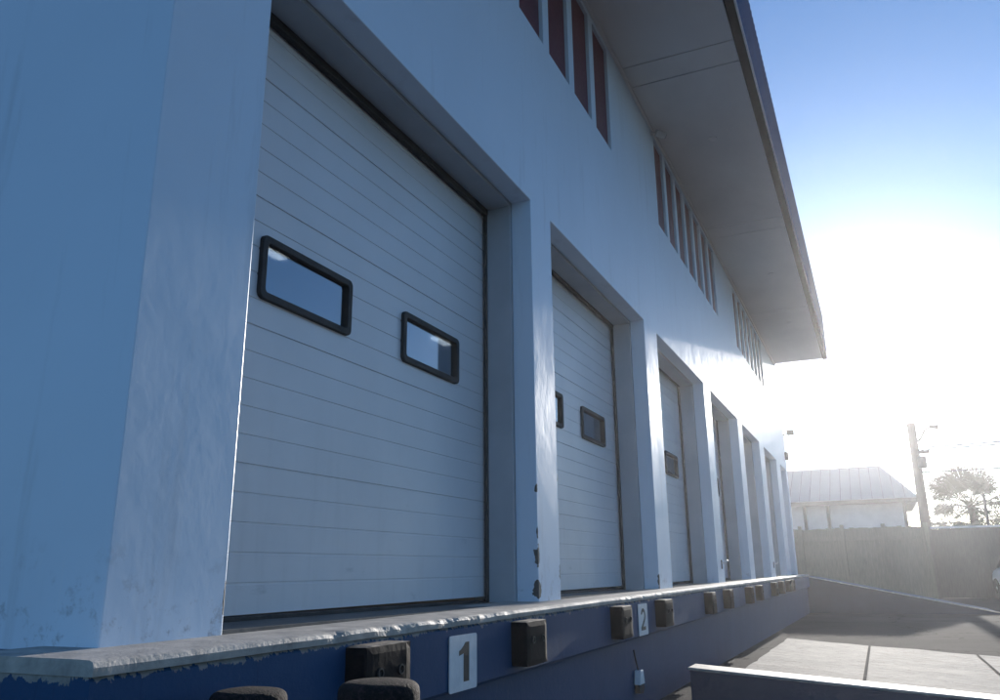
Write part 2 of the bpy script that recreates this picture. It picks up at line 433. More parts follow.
def make_door(a, b):
    """local frame: origin at bottom left of the leaf"""
    ya, yb = a+.006, b-.006; W_ = yb-ya
    loc = P(-1.187, ya, zl((a+b)/2)+.013)
    wins = [(.22, .58), (.83, 1.175)]
    sc = W_/1.388
    wins = [(p*sc, p*sc+.35) for p, q in wins] if W_ > 1.0 else [(.18*sc, .18*sc+.33)]
    m = MB()
    ww0, ww1 = .672, .823
    cuts = sorted({0, W_} | {x for p, q in wins for x in (p+.012, q-.012)})
    prof = sorted([p for p in PROF if not any(abs(p[1]-w_) < .004 for w_ in (ww0+.012, ww1-.012))]+[(0, ww0+.012), (0, ww1-.012)], key=lambda p: p[1])
    for i in range(len(cuts)-1):
        y0, y1 = cuts[i], cuts[i+1]
        inwin = any(p+.012-1e-6 <= (y0+y1)/2 <= q-.012 for p, q in wins)
        for (x0, z0), (x1, z1) in zip(prof, prof[1:]):
            if inwin and z0 > ww0+.0119 and z1 < ww1-.0119: continue
            m.quad(*[Vector((x*S, y*S, z*S)) for x, y, z in ((x0, y0, z0), (x0, y1, z0), (x1, y1, z1), (x1, y0, z1))])
    leaf = m.build('overhead_door', M['doorpaint'], wh)
    sh = leaf.location.copy(); leaf.location = loc-Vector(wh.location); leaf.data.transform(Matrix.Translation(Vector(wh.location)))
    for v in leaf.data.vertices: v.co.z += .006*v.co.y      # hung a touch out of level like the dock
    def sub(mb, name, mat, **k):
        o = mb.build(name, mat, None, **k); o.parent = leaf; return o
    for p, q in wins:
        f = MB(); frame_ring(f, p, q, ww0, ww1, .0175, -.006, .011, .016)
        fo = sub(f, 'window_frame', M['black_rubber'], bevel=.004)
        g = MB(); g.box(Vector((-.004*S, (p+.015)*S, (ww0+.015)*S)), Vector((-.001*S, (q-.015)*S, (ww1-.015)*S)))
        sub(g, 'window_pane', M['glass'])
    s = MB(); s.box(Vector((-.012*S, .0, -.014*S)), Vector((.004*S, W_*S, -.0005))); sub(s, 'bottom_seal', M['black_rubber'], bevel=.006)
    for y0, y1 in ((-.005, .012), (W_-.012, W_+.005)):
        s = MB(); s.box(Vector((.005*S, y0*S, -.015*S)), Vector((.020*S, y1*S, 1.37*S))); sub(s, 'door_track', M['dark_metal'], bevel=.003)
    s = MB(); s.box(Vector((.004*S, -.0*S, 1.352*S)), Vector((.022*S, W_*S, 1.385*S))); sub(s, 'head_seal', M['black_rubber'], bevel=.003)
    return leaf
for a, b in doors: make_door(a, b)

# roof, soffit and fascia ------------------------------------------
RY0, RY1 = .2, 11.2
joints = [RY0, 1.62, 3.88, 4.08, 6.30, 6.52, 8.8, RY1]
for a, b in zip(joints, joints[1:]):
    s = MB(); s.ubox(-.995 if b > Y0 else -.995, -.378, a+.004, b-.004, TOP, TOP+.02)
    s.build('soffit_panel', M['soffit'], wh, bevel=.003)
s = MB(); s.ubox(-1.02, -.35, RY0, RY1, TOP+.024, TOP+.06); s.build('soffit_backing', M['dark_metal'], wh)
s = MB(); s.ubox(-1.0-.0, -.985, Y0, RY1, TOP-.022, TOP-.002); s.build('soffit_trim', M['soffit'], wh, bevel=.003)
s = MB(); s.ubox(-.376, -.328, RY0, RY1, TOP-.012, TOP+.018); s.build('gutter_edge', M['gutter'], wh, bevel=.006)
s = MB(); s.ubox(-.3275, -.3175, RY0, RY1, TOP-.016, TOP-.003); s.build('drip_edge', M['white_trim'], wh)
f = MB(); n = int((RY1-RY0)/.05)
prev = None
x_out, x_in = -.318, -.326
pts = []
y = RY0
while y < RY1:
    pts += [(x_in, y), (x_in, y+.028), (x_out, y+.034), (x_out, y+.050), (x_in, y+.056)]
    y += .07
f_h0, f_h1 = TOP-.001, 3.34
for (xa, ya), (xb, yb) in zip(pts, pts[1:]):
    f.quad(P(xa, ya, f_h0), P(xb, yb, f_h0), P(xb, yb, f_h1), P(xa, ya, f_h1))
f.build('fascia', M['bluemetal'], wh)
s = MB(); s.ubox(-.35, -.33, RY0+.01, RY1-.01, TOP+.02, 3.335); s.build('fascia_backing', M['dark_metal'], wh)
s = MB(); s.ubox(-9.1, -.352, RY0, RY1, 3.2, 3.3); s.build('roof', M['roofmetal'], wh)
s = MB(); s.ubox(-9.1, -1.005, Y0-.001, Y1, TOP+.065, 3.19); s.build('parapet_core', M['wall'], wh)
s = MB(); s.ubox(-1.0, -.352, RY1-.03, RY1-.002, TOP+.06, 3.19); s.build('roof_end_board', M['bluemetal'], wh)

# ------------------------------------------------------------------ loading dock (tilted 0.4 degrees)
dk = empty('loading_dock', P(-.9, Y0-.12, zl(Y0)), 'navy painted concrete loading dock with a chipped bare edge along the doors', 'loading dock')
dk.rotation_euler = (TILT, 0, 0)
L = (Y1+.0-(Y0-.1))*S
def dockmesh(name, prof, mat, y0, y1, step, amp, ledge=False):
    m = MB(); bm = m.bm; rows = []
    n = int((y1-y0)/step)
    for i in range(n+1):
        y = y0+(y1-y0)*i/n; row = []
        for (x, z, wgt) in prof:
            dx = dz = 0
            if wgt:
                q = noise.fractal(Vector((y*1.3, x*2, z*4)), .8, 2.1, 3)
                cl = max(0, noise.noise(Vector((y*.55+3.2, 4.4, 0)))*2.2-.15)+.55*max(0, 1-abs(y-.95)/.35)
                q2 = (noise.fractal(Vector((y*5.5, 7+x, z*9)), .8, 2.1, 5)+.25)*min(.85, cl)+.2
                dx = -abs(q)*amp*wgt - max(0, q2-.25)*amp*2.2*wgt; dz = -max(0, q2-.2)*amp*1.6*wgt - q*amp*.25*wgt
            row.append(bm.verts.new((x+dx, y, z+dz)))
        rows.append(row)
    for r0, r1 in zip(rows, rows[1:]):
        for k in range(len(prof)-1): bm.faces.new((r0[k], r1[k], r1[k+1], r0[k+1]))
    bm.faces.new(rows[0]); bm.faces.new(rows[-1][::-1])
    o = m.build(name, mat, None); o.parent = dk
    return o
# local coordinates in metres, origin on the dock's top near corner line
ex = (-.862+.9)*S; fx = (-.868+.9)*S; lx = (-.9+.9)*S
cop = [(-.21*S, -.034, 0), (-.21*S, 0.0, 0), (ex-.05, 0.0, .15), (ex-.014, -.001, .8), (ex-.004, -.005, 1.2), (ex, -.016, 1.1), (ex-.003, -.034, .6)]
co = dockmesh('coping', cop, M['coping'], 0, L, .016, .0052)
bw = [(-.21*S, -.0345, 0), (fx-.008, -.0345, .5), (fx, -.045, .4), (fx, -.10, .1), (fx, -.20, .06), (fx, -.262, 0), (fx-.012, -.275, 0), (lx+.003, -.285, 0), (lx, -.40, .05), (lx, -.86, 0), (-.2*S, -.86, 0)]
bo = dockmesh('base_wall', bw, M['navy'], 0.004, L-.004, .04, .008)
bo.data.transform(Matrix.Translation((0, 0, .0345))); bo.location.z = -.0345
# the plinth under the near end wall, painted dark navy
s = MB(); s.ubox(-9, -1.05, Y0-.06, Y0-.002, GZ, zl(Y0)-.006)
s.build('end_plinth', M['navy_plain'], dk).rotation_euler = (0, 0, 0)

# ------------------------------------------------------------------ bumpers
def bumper_mesh(seed, w=.135, h=.108, d=.05, amp=.0006):
    rnd = random.Random(seed); m = MB(); bm = m.bm
    w, h, d = w*S, h*S, d*S
    bmesh.ops.create_cube(bm, size=1)
    bmesh.ops.subdivide_edges(bm, edges=bm.edges[:], cuts=7, use_grid_fill=True)
    o3 = rnd.random()*50
    for v in bm.verts:
        c = v.co; e = sum(abs(abs(t)-.5) < 1e-4 for t in c)
        q = Vector((c.x*d, c.y*w, c.z*h))
        n = noise.noise_vector(q*26+Vector((o3, 0, 0)))
        q += n*(amp if e < 2 else amp*2)
        if e >= 2:                                     # soft worn arrises
            q -= Vector((math.copysign(.0035, c.x) if abs(abs(c.x)-.5) < 1e-4 and c.x > 0 else 0, math.copysign(.004, c.y) if abs(abs(c.y)-.5) < 1e-4 else 0, math.copysign(.0035, c.z) if abs(abs(c.z)-.5) < 1e-4 else 0))
        v.co = q+Vector((d/2, w/2, -h/2))
    return m
def make_bumper(seed, w=.135, h=.108, amp=.0006):
    r = empty('dock_bumper', (0, 0, 0), '', 'bumper', 'rubber bumpers bolted along the dock edge')
    b = bumper_mesh(seed, w, h, amp=amp).build('block', M['bumper_rubber'], r, smooth=False)
    for fy in (.28, .74):
        bl = MB(); bl.lathe([(.0165, -.002), (.0165, .0045), (.0115, .0045), (.0115, -.001), (.0, -.001)][:4], (.05*S+.001, fy*w*S, -.42*h*S), 'X', 16)
        bl.build('dark_hole_ring', M['ink'], r)  # black ring for a bolt hole, the dark inside put into its colour
    return r
protos = [make_bumper(1, .150, .112), make_bumper(2), make_bumper(3, .128), make_bumper(4, .135), make_bumper(5, .13, .11, .0022), make_bumper(6, .13, .108, .0024), make_bumper(7, .125, .11, .002)]
BY = [1.252, 1.968, 2.815, 3.44, 4.49, 5.06, 5.93, 6.45, 7.40, 7.95, 8.55, 8.95]
BL = ['black rubber dock bumper partly hidden behind the right round bollard top, with a dusty top',
      'worn maroon black rubber bumper just right of the number 1 plate',
      'rubber bumper immediately left of the number 2 plate',
      'rubber bumper immediately right of the number 2 plate',
      'ragged rubber bumper, nearest of the ragged pairs beyond the number 2 plate',
      'ragged rubber bumper below the third dock door, far one of its pair',
      'near bumper of the pair under the fourth dock door',
      'far bumper of the pair under the fourth dock door',
      'near bumper of the small pair under the fifth dock door',
      'far bumper of the small pair under the fifth dock door',
      'second smallest bumper towards the far end of the dock',
      'smallest and farthest bumper at the far dock corner']
for i, y in enumerate(BY):
    o = protos[i] if i < 7 else copy_tree(protos[4+i % 3])
    o['label'] = BL[i]
    o.location = P(-.8735, y, zl(y)-.027-(.004 if i in (6, 7) else 0))
    o.rotation_euler = (TILT, 0, random.uniform(-.015, .015))
    if i >= 4: o.scale = (1, .9 if i < 8 else 1.0, 1)

# ------------------------------------------------------------------ number plates
def rrect(y0, y1, z0, z1, r, n=5):
    out = []
    for cy, cz, a0 in ((y1-r, z1-r, 0), (y0+r, z1-r, 90), (y0+r, z0+r, 180), (y1-r, z0+r, 270)):
        for k in range(n+1):
            a = math.radians(a0+90*k/n); out.append((cy+r*math.cos(a), cz+r*math.sin(a)))
    return out
def two_poly():
    t = []
    R, r = .5, .265
    for k in range(17):                       # outer arc, from the left tip over the top to lower right
        a = math.radians(170-k*(170+38)/16); t.append((R*math.cos(a)*.92, .98+R*math.sin(a)))
    t += [(-.08, .24), (.47, .24), (.47, 0), (-.5, 0), (-.5, .2), (.10, .70)]
    for k in range(11):
        a = math.radians(-20+k*(170+10)/10); t.append((r*math.cos(a)*.92, .98+r*math.sin(a)))
    return t
def plate(y0, y1, dz0, dz1, digit, label):
    x = -.8665; ym = (y0+y1)/2; zt = zl(ym)
    r = empty('number_plate', P(x, y0, zt+dz0), label, 'sign', None)
    m = MB(); m.prism([(a*S, (b-GZ)*S) for a, b in rrect(y0, y1, zt+dz0, zt+dz1, .006)], x*S, x*S+.0035, 'X')
    m.build('plate', M['sign_white'], r)
    wd, ht = y1-y0, dz1-dz0
    if digit == 1:
        poly = [(.50, .155), (.70, .155), (.70, .86), (.565, .86), (.50, .80), (.40, .735), (.335, .715), (.335, .63), (.42, .645), (.50, .665)]
        poly = [((y0+a*wd)*S, (zt+dz0+b*ht-GZ)*S) for a, b in poly]
    else:
        poly = [((y0+(.5+a*.5)*wd)*S, (zt+dz0+(.16+b*.47)*ht-GZ)*S) for a, b in two_poly()]
    d = MB(); d.prism(poly, x*S+.0035, x*S+.0045, 'X'); d.build('digit', M['ink'], r)
    return r
plate(1.632, 1.765, -.155, -.039, 1, 'larger nearest white dock number plate, reading 1, left of the maroon bumper')
plate(3.165, 3.300, -.150, -.034, 2, 'smaller farther white dock number plate, reading 2, between two rubber bumpers')

# ------------------------------------------------------------------ bollards in front of the near bay
def bollard(u, v, top, r, label, seed):
    e = empty('bollard', P(u, v, GZ), label, 'bollard', 'round black bollards in front of the dock')
    R = r*S; H = (top-GZ)*S
    m = MB(); m.lathe([(R*.93, 0), (R*.93, H-.11)], P(u, v, GZ), 'Z', 32); m.build('post', M['dark_metal'], e, smooth=False, bevel=.004)
    m = MB(); bm = m.bm
    prof = [(R*.95, H-.11), (R*1.0, H-.10), (R*1.0, H-.030), (R*.985, H-.021), (R*.95, H-.014), (R*.89, H-.009), (R*.8, H-.0055), (R*.65, H-.003), (R*.45, H-.001), (R*.2, H), (R*.03, H)]
    m.lathe(prof, P(u, v, GZ), 'Z', 40)
    c0 = P(u, v, 0)
    for vt in bm.verts:
        q = noise.noise_vector(vt.co*22+Vector((seed, 0, 0))); vt.co += q*.0012
    m.build('cap', M['cap_rubber'], e, smooth=True)
bollard(-.640, 1.005, -.134, .0555, 'black rubber capped bollard standing in front of the dark bumper, right of the two', 3)
bollard(-.775, .902, -.139, .050, 'reddish dusty capped bollard, left of the two at the dock foot', 9)

# ------------------------------------------------------------------ near truck ramp
sl = -.0654
def rz(u): return -.36+sl*(u+.75)
rp = empty('concrete_ramp', P(-.57, 3.5, GZ), 'sunlit concrete ramp with a navy side wall and pale kerb', 'ramp')
U1 = (GZ+.36)/sl-.75
m = MB()
nx, ny = 40, 16
grid = []
for i in range(nx+1):
    row = []
    for j in range(ny+1):
        u = -.57+(U1+.57)*i/nx; v = 3.585+(5.45-3.585)*j/ny
        wob = noise.noise(Vector((u*5, v*5, 1)))*.0035
        uu = u+(noise.noise(Vector((v*7, 2, 3)))*.01 if i == 0 else 0); vv = v+(noise.noise(Vector((u*6, 5, 3)))*.008 if j == ny else 0)
        row.append(m.bm.verts.new(P(uu, vv, max(rz(u)-.012+wob, GZ+.001))))
    grid.append(row)
for i in range(nx):
    for j in range(ny): m.bm.faces.new((grid[i][j], grid[i+1][j], grid[i+1][j+1], grid[i][j+1]))
def skirt(line):
    lo = [m.bm.verts.new((v.co.x, v.co.y, 0)) for v in line]
    for k in range(len(line)-1): m.bm.faces.new((line[k], line[k+1], lo[k+1], lo[k]))
skirt(grid[0]); skirt([r[ny] for r in grid])
m.build('deck', M['ramp'], rp)
m = MB(); m.prism([(u*S, (z-GZ)*S) for u, z in ((-.75, GZ), (-.75, rz(-.75)-.013), (U1-.25, rz(U1-.25)-.013), (U1-.25, GZ))], 3.475*S, 3.58*S, 'Y')
m.build('side_wall', M['navy_plain'], rp, bevel=.006)
m = MB(); m.prism([(u*S, (z-GZ)*S) for u, z in ((-.757, rz(-.757)-.0128), (-.757, rz(-.757)-.002), (U1-.245, rz(U1-.245)-.002), (U1-.245, rz(U1-.245)-.0128))], 3.468*S, 3.62*S, 'Y')
m.build('kerb_cap', M['coping'], rp, bevel=.006)
# construction joints across the deck
for u in (-.12, .42, .95):
    m = MB(); m.quad(P(u, 3.6, rz(u)-.0085), P(u+.012, 3.6, rz(u+.012)-.0085), P(u+.010, 5.43, rz(u+.01)-.0085), P(u-.002, 5.43, rz(u)-.0085))
    m.build('joint', M['asphalt'], rp)

# far wing ramp at the end of the dock
wr = empty('access_ramp', P(-.9, 11.56, GZ), 'sloping blue grey ramp wall at the far end of the dock', 'ramp')
m = MB(); m.prism([(u*S, (z-GZ)*S) for u, z in ((-1.0, GZ), (-1.0, -.048), (-.86, -.062), (1.26, -.495), (1.26, GZ))], 11.565*S, 13.4*S, 'Y')
m.build('ramp_body', M['navy_plain'], wr, bevel=.006)
m = MB(); m.prism([(u*S, (z-GZ)*S) for u, z in ((-.995, -.0465), (-.995, -.036), (-.86, -.050), (1.24, -.478), (1.24, -.489), (-.86, -.0605))], 11.55*S, 11.70*S, 'Y')
m.build('kerb', M['coping'], wr, bevel=.006)

# ------------------------------------------------------------------ small fittings
h = empty('hanging_cable', P(-.897, 3.17, -.28), 'frayed cable with a small box hanging on the lower dock wall', 'cable')
m = MB(); m.tube([P(-.890, 3.165, -.275), P(-.888, 3.17, -.30), P(-.887, 3.185, -.325), P(-.886, 3.20, -.352)], .006, 8); m.build('cord', M['wire'], h)
m = MB(); m.prism([(3.172*S, (-.40-GZ)*S), (3.238*S, (-.40-GZ)*S), (3.222*S, (-.35-GZ)*S), (3.186*S, (-.35-GZ)*S)], -.897*S, -.872*S, 'X'); m.build('box', M['sign_white'], h, bevel=.004)
m = MB(); m.prism([(3.176*S, (-.43-GZ)*S), (3.225*S, (-.435-GZ)*S), (3.25*S, (-.415-GZ)*S), (3.238*S, (-.401-GZ)*S), (3.172*S, (-.401-GZ)*S)], -.895*S, -.876*S, 'X'); m.build('plug', M['black_rubber'], h, bevel=.004)

def downlight(u, v, label):
    e = empty('soffit_light', P(u, v, TOP), label, 'light', 'round soffit lights under the eave')
    m = MB(); m.lathe([(.05, .0), (.05, -.006), (.043, -.010), (.036, -.006)], P(u, v, TOP-.0005), 'Z', 24); m.build('ring', M['soffit'], e)
    m = MB(); m.lathe([(.034, 0), (.034, -.004), (.01, -.005)], P(u, v, TOP-.001), 'Z', 24); m.build('lens', M['plastic_white'], e)
downlight(-.665, 4.86, 'round soffit light nearest the camera, on the grey eave')
downlight(-.62, 7.6, 'middle round soffit light on the grey eave')
downlight(-.62, 9.3, 'farthest round soffit light, near the eave end')

sc_ = empty('security_camera', P(-1, 4.60, 2.70), 'small white security camera where the wall meets the eave', 'camera')
m = MB(); m.lathe([(.03, 0), (.03, .012), (.02, .014)], P(-1, 4.56, 2.705)+Vector((0, 0, -.02)), 'X', 16); m.build('mount', M['plastic_white'], sc_)
m = MB(); m.tube([P(-.995, 4.56, 2.694), P(-.975, 4.56, 2.69)], .008, 8); m.build('arm', M['plastic_white'], sc_)
m = MB(); m.tube([P(-.97, 4.56, 2.69), P(-.92, 4.60, 2.672)], .04, 14); m.build('housing', M['plastic_white'], sc_, bevel=.004)
m = MB(); m.tube([P(-.9205, 4.5995, 2.6722), P(-.917, 4.602, 2.671)], .028, 14); m.build('lens', M['ink'], sc_)

def bracket(v, w, label):
    e = empty('pier_hook', P(-1, v, w), label, 'hook', 'small hooks on the far piers')
    m = MB(); m.ubox(-1, -.994, v, v+.02, w-.03, w+.03); m.build('back_plate', M['dark_metal'], e, bevel=.002)
    m = MB(); m.tube([P(-.996, v+.01, w+.01), P(-.965, v+.01, w+.012), P(-.955, v+.01, w+.028)], .010, 8); m.build('prong', M['plastic_white'], e)
bracket(5.86, .06, 'small pale hook low on the pier between third and fourth doors')
bracket(8.93, .08, 'small hook low on the pier between fifth and sixth doors')

fl = empty('flood_light', P(-1, 11.5, 1.82), 'small flood light on the far corner of the warehouse', 'light')
m = MB(); m.tube([P(-1, 11.5, 1.80), P(-.93, 11.5, 1.83)], .012, 8); m.build('arm', M['dark_metal'], fl)
m = MB(); m.ubox(-.95, -.86, 11.44, 11.56, 1.80, 1.86); m.build('head', M['dark_metal'], fl, bevel=.01)
jb = empty('junction_box', P(-1, 11.45, 1.5), 'small junction box below the flood light on the far corner', 'box')
m = MB(); m.ubox(-.999, -.955, 11.42, 11.5, 1.46, 1.56); m.build('case', M['dark_metal'], jb, bevel=.006)
m = MB(); m.tube([P(-.985, 11.46, 1.56), P(-.985, 11.46, 1.80)], .008, 8); m.build('conduit', M['dark_metal'], jb)

# fluorescent fittings inside the hall, seen through the near door's panes
def tube_light(c, ln, label, rot=0):
    e = empty('ceiling_light', c, label, 'light', 'lit tube lights inside the hall')
    m = MB(); m.box(Vector((-.05, -ln/2, .03)), Vector((.05, ln/2, .07))); o = m.build('fitting', M['plastic_white'], None); o.parent = e
    m = MB(); m.box(Vector((-.06, -ln/2+.03, 0)), Vector((.06, ln/2-.03, .028))); o = m.build('tube', M['tube'], None, bevel=.01); o.parent = e
    m = MB(); m.tube([Vector((0, 0, .07)), Vector((0, 0, (1.95-GZ)*S-c.z))], .01, 8); o = m.build('stem', M['plastic_white'], None); o.parent = e
    e.rotation_euler = (0, 0, rot)
def at_z(px, py, w):
    d = pixray(px, py); k = w/d[2]; return P(d[0]*k, d[1]*k, w)
# camera axes in world space (columns of the photo's calibration)
RX = Vector((0.90986027, 0.41480788, -0.00941861)); RYd = Vector((-0.11987234, 0.24106636, -0.96307717)); RF = Vector((-0.39722149, 0.87739468, 0.26906069))
def pixray(px, py): return RX*(px-500)+RYd*(py-350)+RF*808.
tube_light(at_z(271, 253, 1.55), .42, 'lit tube light seen in the corner of the left window pane', .0)
tube_light(at_z(442, 342, 1.55), .40, 'lit tube light seen in the right window pane', 0)

# ------------------------------------------------------------------ background: house, fences, hedge, pole, palm, car
hs = empty('house', P(-1, 20, GZ), 'pale house with a grey hipped metal roof beyond the yard', 'house')
HX0, HX1, HY0, HY1 = -4.2, .62, 20.35, 24.0
m = MB(); m.ubox(HX0, HX1, HY0, HY1, GZ, 1.50); m.build('wall', M['house_wall'], hs)
m = MB()
e0, e1, f0, f1, ez, rzz = HX0-.35, .93, 20.0, 24.4, 1.565, 2.49
A = [P(e0, f0, ez), P(e1, f0, ez), P(e1, f1, ez), P(e0, f1, ez)]
r0, r1 = P(e0+1.2, 22.0, rzz), P(.28, 22.0, rzz)
m.quad(A[0], A[1], r1, r0); m.quad(A[2], A[3], r0, r1)
m.bm.faces.new([m.bm.verts.new(p) for p in (A[1], A[2], r1)]); m.bm.faces.new([m.bm.verts.new(p) for p in (A[3], A[0], r0)])
m.quad(*[p-Vector((0, 0, .05)) for p in A])
rf = m.build('roof', M['roofmetal'], hs)
m = MB()
u = e0+.15
while u < e1:
    t = 1.0 if u < .28 else max(0.05, (e1-u)/(e1-.28))
    if u < e0+1.2: t = (u-e0)/1.2
    a = P(u, f0, ez)+Vector((0, 0, .02)); b = P(u, f0+(22.0-f0)*t, ez+(rzz-ez)*t)+Vector((0, 0, .02))
    if t > .06: m.tube([a, b], .012, 5)
    u += .22
m.build('roof_seam', M['dark_metal'], hs)
m = MB(); m.tube([r0, r1], .05, 8); m.build('ridge_cap', M['roofmetal'], hs)
m = MB(); m.ubox(e0, e1, f0-.02, f0+.015, ez-.10, ez-.006); m.build('eave_board', M['fence_wood'], hs)
for u in (-1.45, -.95, .62, -2.2):
    m = MB(); m.ubox(u-.035, u+.035, 20.05, 20.12, GZ, ez-.1); m.build('porch_post', M['fence_wood'], hs)
def leafcloud(mb, n, fn, size):
    for _ in range(n):
        c = fn(); nrm = Vector((random.gauss(0, 1), random.gauss(0, 1), random.gauss(0, 1))).normalized()
        t = nrm.orthogonal().normalized(); b = nrm.cross(t); s = size*random.uniform(.6, 1.4)
        mb.bm.faces.new([mb.bm.verts.new(c+p) for p in (t*s, b*s*.45, -t*s, -b*s*.45)])

def hedge(u0, u1, v, top, label):
    e = empty('shrub', P((u0+u1)/2, v, GZ), label, 'shrub')
    m = MB()
    def fn():
        u = random.uniform(u0, u1); hh = GZ+(top-GZ)*(1-abs(2*(u-u0)/(u1-u0)-1)**2.6*.55)+.22*noise.noise(Vector((u*4.2, 3, v)))+.09*noise.noise(Vector((u*14, 1, 0)))
        return P(u, v+random.uniform(-.3, .3), GZ+(hh-GZ)*random.random()**.7)
    leafcloud(m, int(11000*(u1-u0)/2.4), fn, .10)
    m.build('foliage', M['leaf'], e, merge=False)
    m = MB()
    k = u0+.1
    while k < u1:
        m.tube([P(k, v, GZ), P(k+random.uniform(-.05, .05), v, top-.2)], [.03, .012], 6); k += .25
    m.build('stems', M['bark'], e)
gf = empty('board_fence', P(-.4, 17.7, GZ), 'weathered grey board fence in front of the pale house', 'fence')
m = MB(); u = -2.2
while u < .86:
    m.ubox(u, u+.085, 17.7+random.uniform(-.004, .004), 17.72, GZ+.02, .84+random.uniform(-.02, .015)); u += .0855
m.build('boards', M['fence_grey'], gf)
for u in (-1.4, -.62, .12, .86):
    m = MB(); m.ubox(u-.035, u+.035, 17.60, 17.69, GZ, .90); m.build('post', M['fence_grey'], gf)
m = MB(); m.ubox(-2.2, .86, 17.66, 17.695, .60, .66); m.build('rail', M['fence_grey'], gf)
fn_ = empty('wooden_fence', P(1.3, 18, GZ), 'dark wooden fence right of the hedge with a sunlit top rail', 'fence')
m = MB(); u = .96
while u < 2.6:
    m.ubox(u, u+.108, 18.0, 18.025, GZ+.02, .78+random.uniform(-.012, .012)); u += .1085
m.build('boards', M['fence_wood'], fn_)
m = MB(); m.ubox(.95, 2.62, 17.96, 18.05, .795, .83); m.build('top_rail', M['house_wall'], fn_)  # pale colour stands in for sunlight along the fence top
for u in (.93, 1.75, 2.62):
    m = MB(); m.ubox(u-.04, u+.04, 18.03, 18.11, GZ, .82); m.build('post', M['fence_wood'], fn_)

def utility_pole(u, v, top, label, lamp=True):
    e = empty('utility_pole', P(u, v, GZ), label, 'utility pole')
    m = MB(); m.tube([P(u, v, GZ), P(u, v, .8), P(u, v, top)], [.19, .175, .14], 14); m.build('pole', M['wood'], e)
    m = MB(); m.ubox(u-.05, u+.26, v-.12, v-.09, 2.36, 2.43); m.build('cross_arm', M['wood'], e)
    for du in (.14, .24):
        m = MB(); m.lathe([(.03, 0), (.045, .05), (.03, .08), (.04, .11)], P(u+du, v-.105, 2.43), 'Z', 10); m.build('insulator', M['house_wall'], e)
    if lamp:
        m = MB(); m.tube([P(u+.05, v, 2.62), P(u+.14, v, 2.68), P(u+.24, v, 2.86), P(u+.36, v, 2.92)], .03, 8); m.build('lamp_arm', M['dark_metal'], e)
        m = MB(); m.tube([P(u+.33, v, 2.925), P(u+.50, v, 2.91)], [.05, .09], 10); m.build('lamp_head', M['dark_metal'], e)
    m = MB(); m.lathe([(.12, -.2), (.15, -.18), (.15, .2), (.12, .22)], P(u+.10, v-.1, 2.18), 'Z', 14); m.build('transformer', M['dark_metal'], e)
    return e
utility_pole(.93, 19, 3.02, 'tall wooden utility pole beside the pale house with a lamp arm')
utility_pole(12.5, 17.5, 3.6, 'wooden utility pole far right, outside the yard', False)
def wire(a, b, sag, label):
    a, b = Vector(a), Vector(b); pts = []
    for k in range(25):
        t = k/24; p = a.lerp(b, t); p.z -= sag*4*t*(1-t); pts.append(p)
    m = MB(); m.tube(pts, .024, 6); o = m.build('power_line', M['wire'], None, loc=a)
    tag(o, label, 'power line', 'overhead lines from the utility pole')
wire(P(1.07, 18.895, 2.49), P(12.5, 17.4, 3.15), .35, 'upper overhead line running right from the utility pole')
wire(P(1.17, 18.895, 2.44), P(12.52, 17.4, 3.0), .3, 'middle overhead line running right from the utility pole')
wire(P(.99, 18.9, 1.98), P(12.48, 17.4, 2.85), .5, 'lower overhead line rising to the right from the utility pole')

def fan_palm(u, v, top, R, label, seed, nf=34):
    rnd = random.Random(seed)
    e = empty('palm_tree', P(u, v, GZ), label, 'palm tree', None)
    base = P(u, v, GZ); hub = P(u, v, top)
    m = MB(); pts = [base.lerp(hub, t)+Vector((.1*math.sin(t*3), 0, 0)) for t in (0, .25, .5, .75, 1)]
    m.tube(pts, [.26, .2, .18, .19, .16], 12); m.build('trunk', M['bark'], e)
    m = MB(); bm = m.bm; hub = pts[-1]
    for k in range(nf):
        az = rnd.uniform(0, 2*math.pi); elv = math.radians(rnd.uniform(-50, 80)); d = Vector((math.cos(az)*math.cos(elv), math.sin(az)*math.cos(elv), math.sin(elv)))
        ln = R*rnd.uniform(.45, .68)
        side = d.cross(Vector((0, 0, 1))).normalized(); upv = side.cross(d).normalized()
        tip = hub+d*ln-Vector((0, 0, .12*ln))
        m.tube([hub, hub.lerp(tip, .5)+Vector((0, 0, .04)), tip], [.022, .016, .012], 5)
        fr = R*rnd.uniform(.38, .52)
        for q in range(19):
            a = math.radians(-105+210*q/18+rnd.uniform(-4, 4))
            dd = (d*math.cos(a)+side*math.sin(a)).normalized()
            l2 = fr*(.7+.3*math.cos(a))*rnd.uniform(.85, 1.1)
            pe = dd.cross(upv).normalized()*.045
            mid = tip+dd*l2*.6+upv*.04; end = tip+dd*l2-Vector((0, 0, .16*l2+rnd.uniform(0, .1)))
            v0 = bm.verts.new(tip); v1 = bm.verts.new(mid+pe); v2 = bm.verts.new(end); v3 = bm.verts.new(mid-pe)
            bm.faces.new((v0, v1, v2, v3))
    m.build('crown', M['palm_leaf'], e, merge=False)
fan_palm(2.35, 25, 1.66, 2.35, 'dark bushy fan palm beyond the wooden fence', 5, 64)
fan_palm(1.75, 27, 1.30, 1.3, 'low small fan palm left of the bushy palm', 8, 22)

